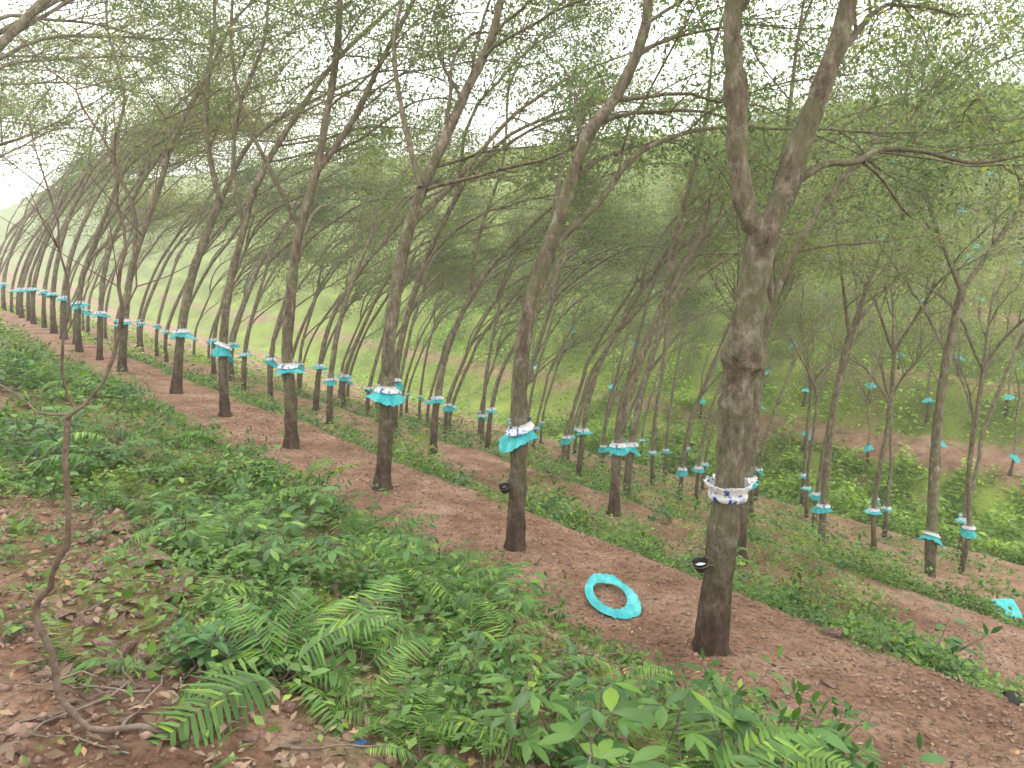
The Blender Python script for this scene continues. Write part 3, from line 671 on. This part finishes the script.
x,y=3.24,4.40; u,v=-.652*x+.758*y,.758*x+.652*y
c=obj("fallen_latex_cup",CUP[0],loc=(x,y,hz(u,v)+.05),rot=(-.9,1.1,0),scale=1.1,label="black latex cup lying tipped on the soil",category="cup")

# ---------------- foreground sapling
T=Tubes()
def sp(pts,r0,r1,sides=7,dy=.25):
    P=smoothline([(a,dy*abs(a),b) for a,b in pts],2)
    P=[p+Vector((R.gauss(0,.007),R.gauss(0,.007),0)) for p in P]; n=len(P)-1; T.tube(P,[(r0+(r1-r0)*i/n)*(1+R.uniform(-.15,.15)) for i in range(n+1)],sides); return P
sp([(.22,.07),(.12,.115),(.02,.125),(-.06,.15),(-0.13,0.24),(-0.19,0.50),(-.18,.57),(-0.11,0.67),(-.05,.78),(-0.03,0.90),(0.01,1.21)],.012,.009,8)
a1=sp([(0.01,1.20),(0.11,1.30),(0.17,1.47),(0.18,1.6),(0.20,1.71),(.195,1.85),(0.20,1.96),(0.13,2.12),(0.06,2.22),(-.08,2.36)],.007,.002,6)
sp([(0.01,1.21),(-0.10,1.21),(-0.18,1.27),(-.3,1.3)],.005,.002,5)
a2=sp([(0.01,1.23),(0.00,1.35),(0.04,1.53),(0.03,1.71),(0.02,1.88),(-.03,2.1)],.0055,.0018,5)
sp([(-0.18,0.57),(-0.23,0.60),(-.33,.58)],.004,.002,5)
a3=sp([(0.17,1.47),(.23,1.6),(.26,1.75),(.31,1.95),(.34,2.1)],.0045,.0015,4)
for P in (a1,a2,a3):
    for k in range(6):
        q=P[R.randrange(2,len(P))]; d=Vector((R.gauss(.1,.6),R.gauss(0,.5),R.uniform(.3,1))).normalized(); l=R.uniform(.1,.35)
        T.tube([q,q+d*l*.5,q+d*l+Vector((R.gauss(0,.02),0,.02))],[.0024,.0018,.0009],4)
e=empty("bare_sapling",(-1.30,2.12,1.07),0,.94,label="thin crooked nearly leafless sapling on the bank",category="sapling")
obj("stem",npmesh("sapling_mesh",T.V,np.array(T.F),M_sap,True),parent=e)
# ---------------- haze
m,nt,N,L=mat("haze"); vs=N.new('ShaderNodeVolumeScatter'); vs.inputs['Density'].default_value=.0028; vs.inputs['Anisotropy'].default_value=.4; vs.inputs['Color'].default_value=(1,.99,.97,1)
o=N.new('ShaderNodeOutputMaterial'); L.new(vs.outputs[0],o.inputs['Volume'])
bx=[(x,y,z) for z in (-30,40) for (x,y) in ((-120,-30),(160,-30),(160,190),(-120,190))]
hm=npmesh("haze_mesh",bx,[(0,3,2,1),(4,5,6,7),(0,1,5,4),(1,2,6,5),(2,3,7,6),(3,0,4,7)],m)
obj("haze_air",hm,kind="structure",label="thin humid morning haze filling the valley",category="haze")
# ---------------- world / light / camera
w=bpy.data.worlds.new("World"); sc.world=w; w.use_nodes=True; N=w.node_tree.nodes; L=w.node_tree.links
bg=N['Background']; sky=N.new('ShaderNodeTexSky'); sky.sky_type='NISHITA'; sky.sun_disc=False
sky.sun_elevation=math.radians(52); sky.sun_rotation=math.radians(12); sky.dust_density=5; sky.air_density=1.5
mx=N.new('ShaderNodeMix'); mx.data_type='RGBA'; mx.inputs[0].default_value=.85; L.new(sky.outputs[0],mx.inputs[6]); mx.inputs[7].default_value=(24,23.8,23.4,1)
L.new(mx.outputs[2],bg.inputs[0]); bg.inputs[1].default_value=.15
sd=bpy.data.lights.new("sun",'SUN'); sd.energy=1.5; sd.angle=math.radians(12); sd.color=(1,.95,.86)
so=bpy.data.objects.new("sun",sd); col.objects.link(so)
el,az=math.radians(52),math.radians(12)
dirv=Vector((math.sin(az)*math.cos(el),math.cos(az)*math.cos(el),math.sin(el)))
so.rotation_euler=dirv.to_track_quat('Z','Y').to_euler()
cd=bpy.data.cameras.new("camera"); cam=bpy.data.objects.new("camera",cd); col.objects.link(cam)
cd.sensor_width=36; cd.lens=f/1024*36; cd.clip_end=2000; cd.clip_start=.05
cam.location=(0,0,CAMZ); cam.rotation_euler=(math.pi/2-TH,0,0); sc.camera=cam
sc.view_settings.view_transform='Standard'; sc.view_settings.look='None'; sc.view_settings.exposure=0
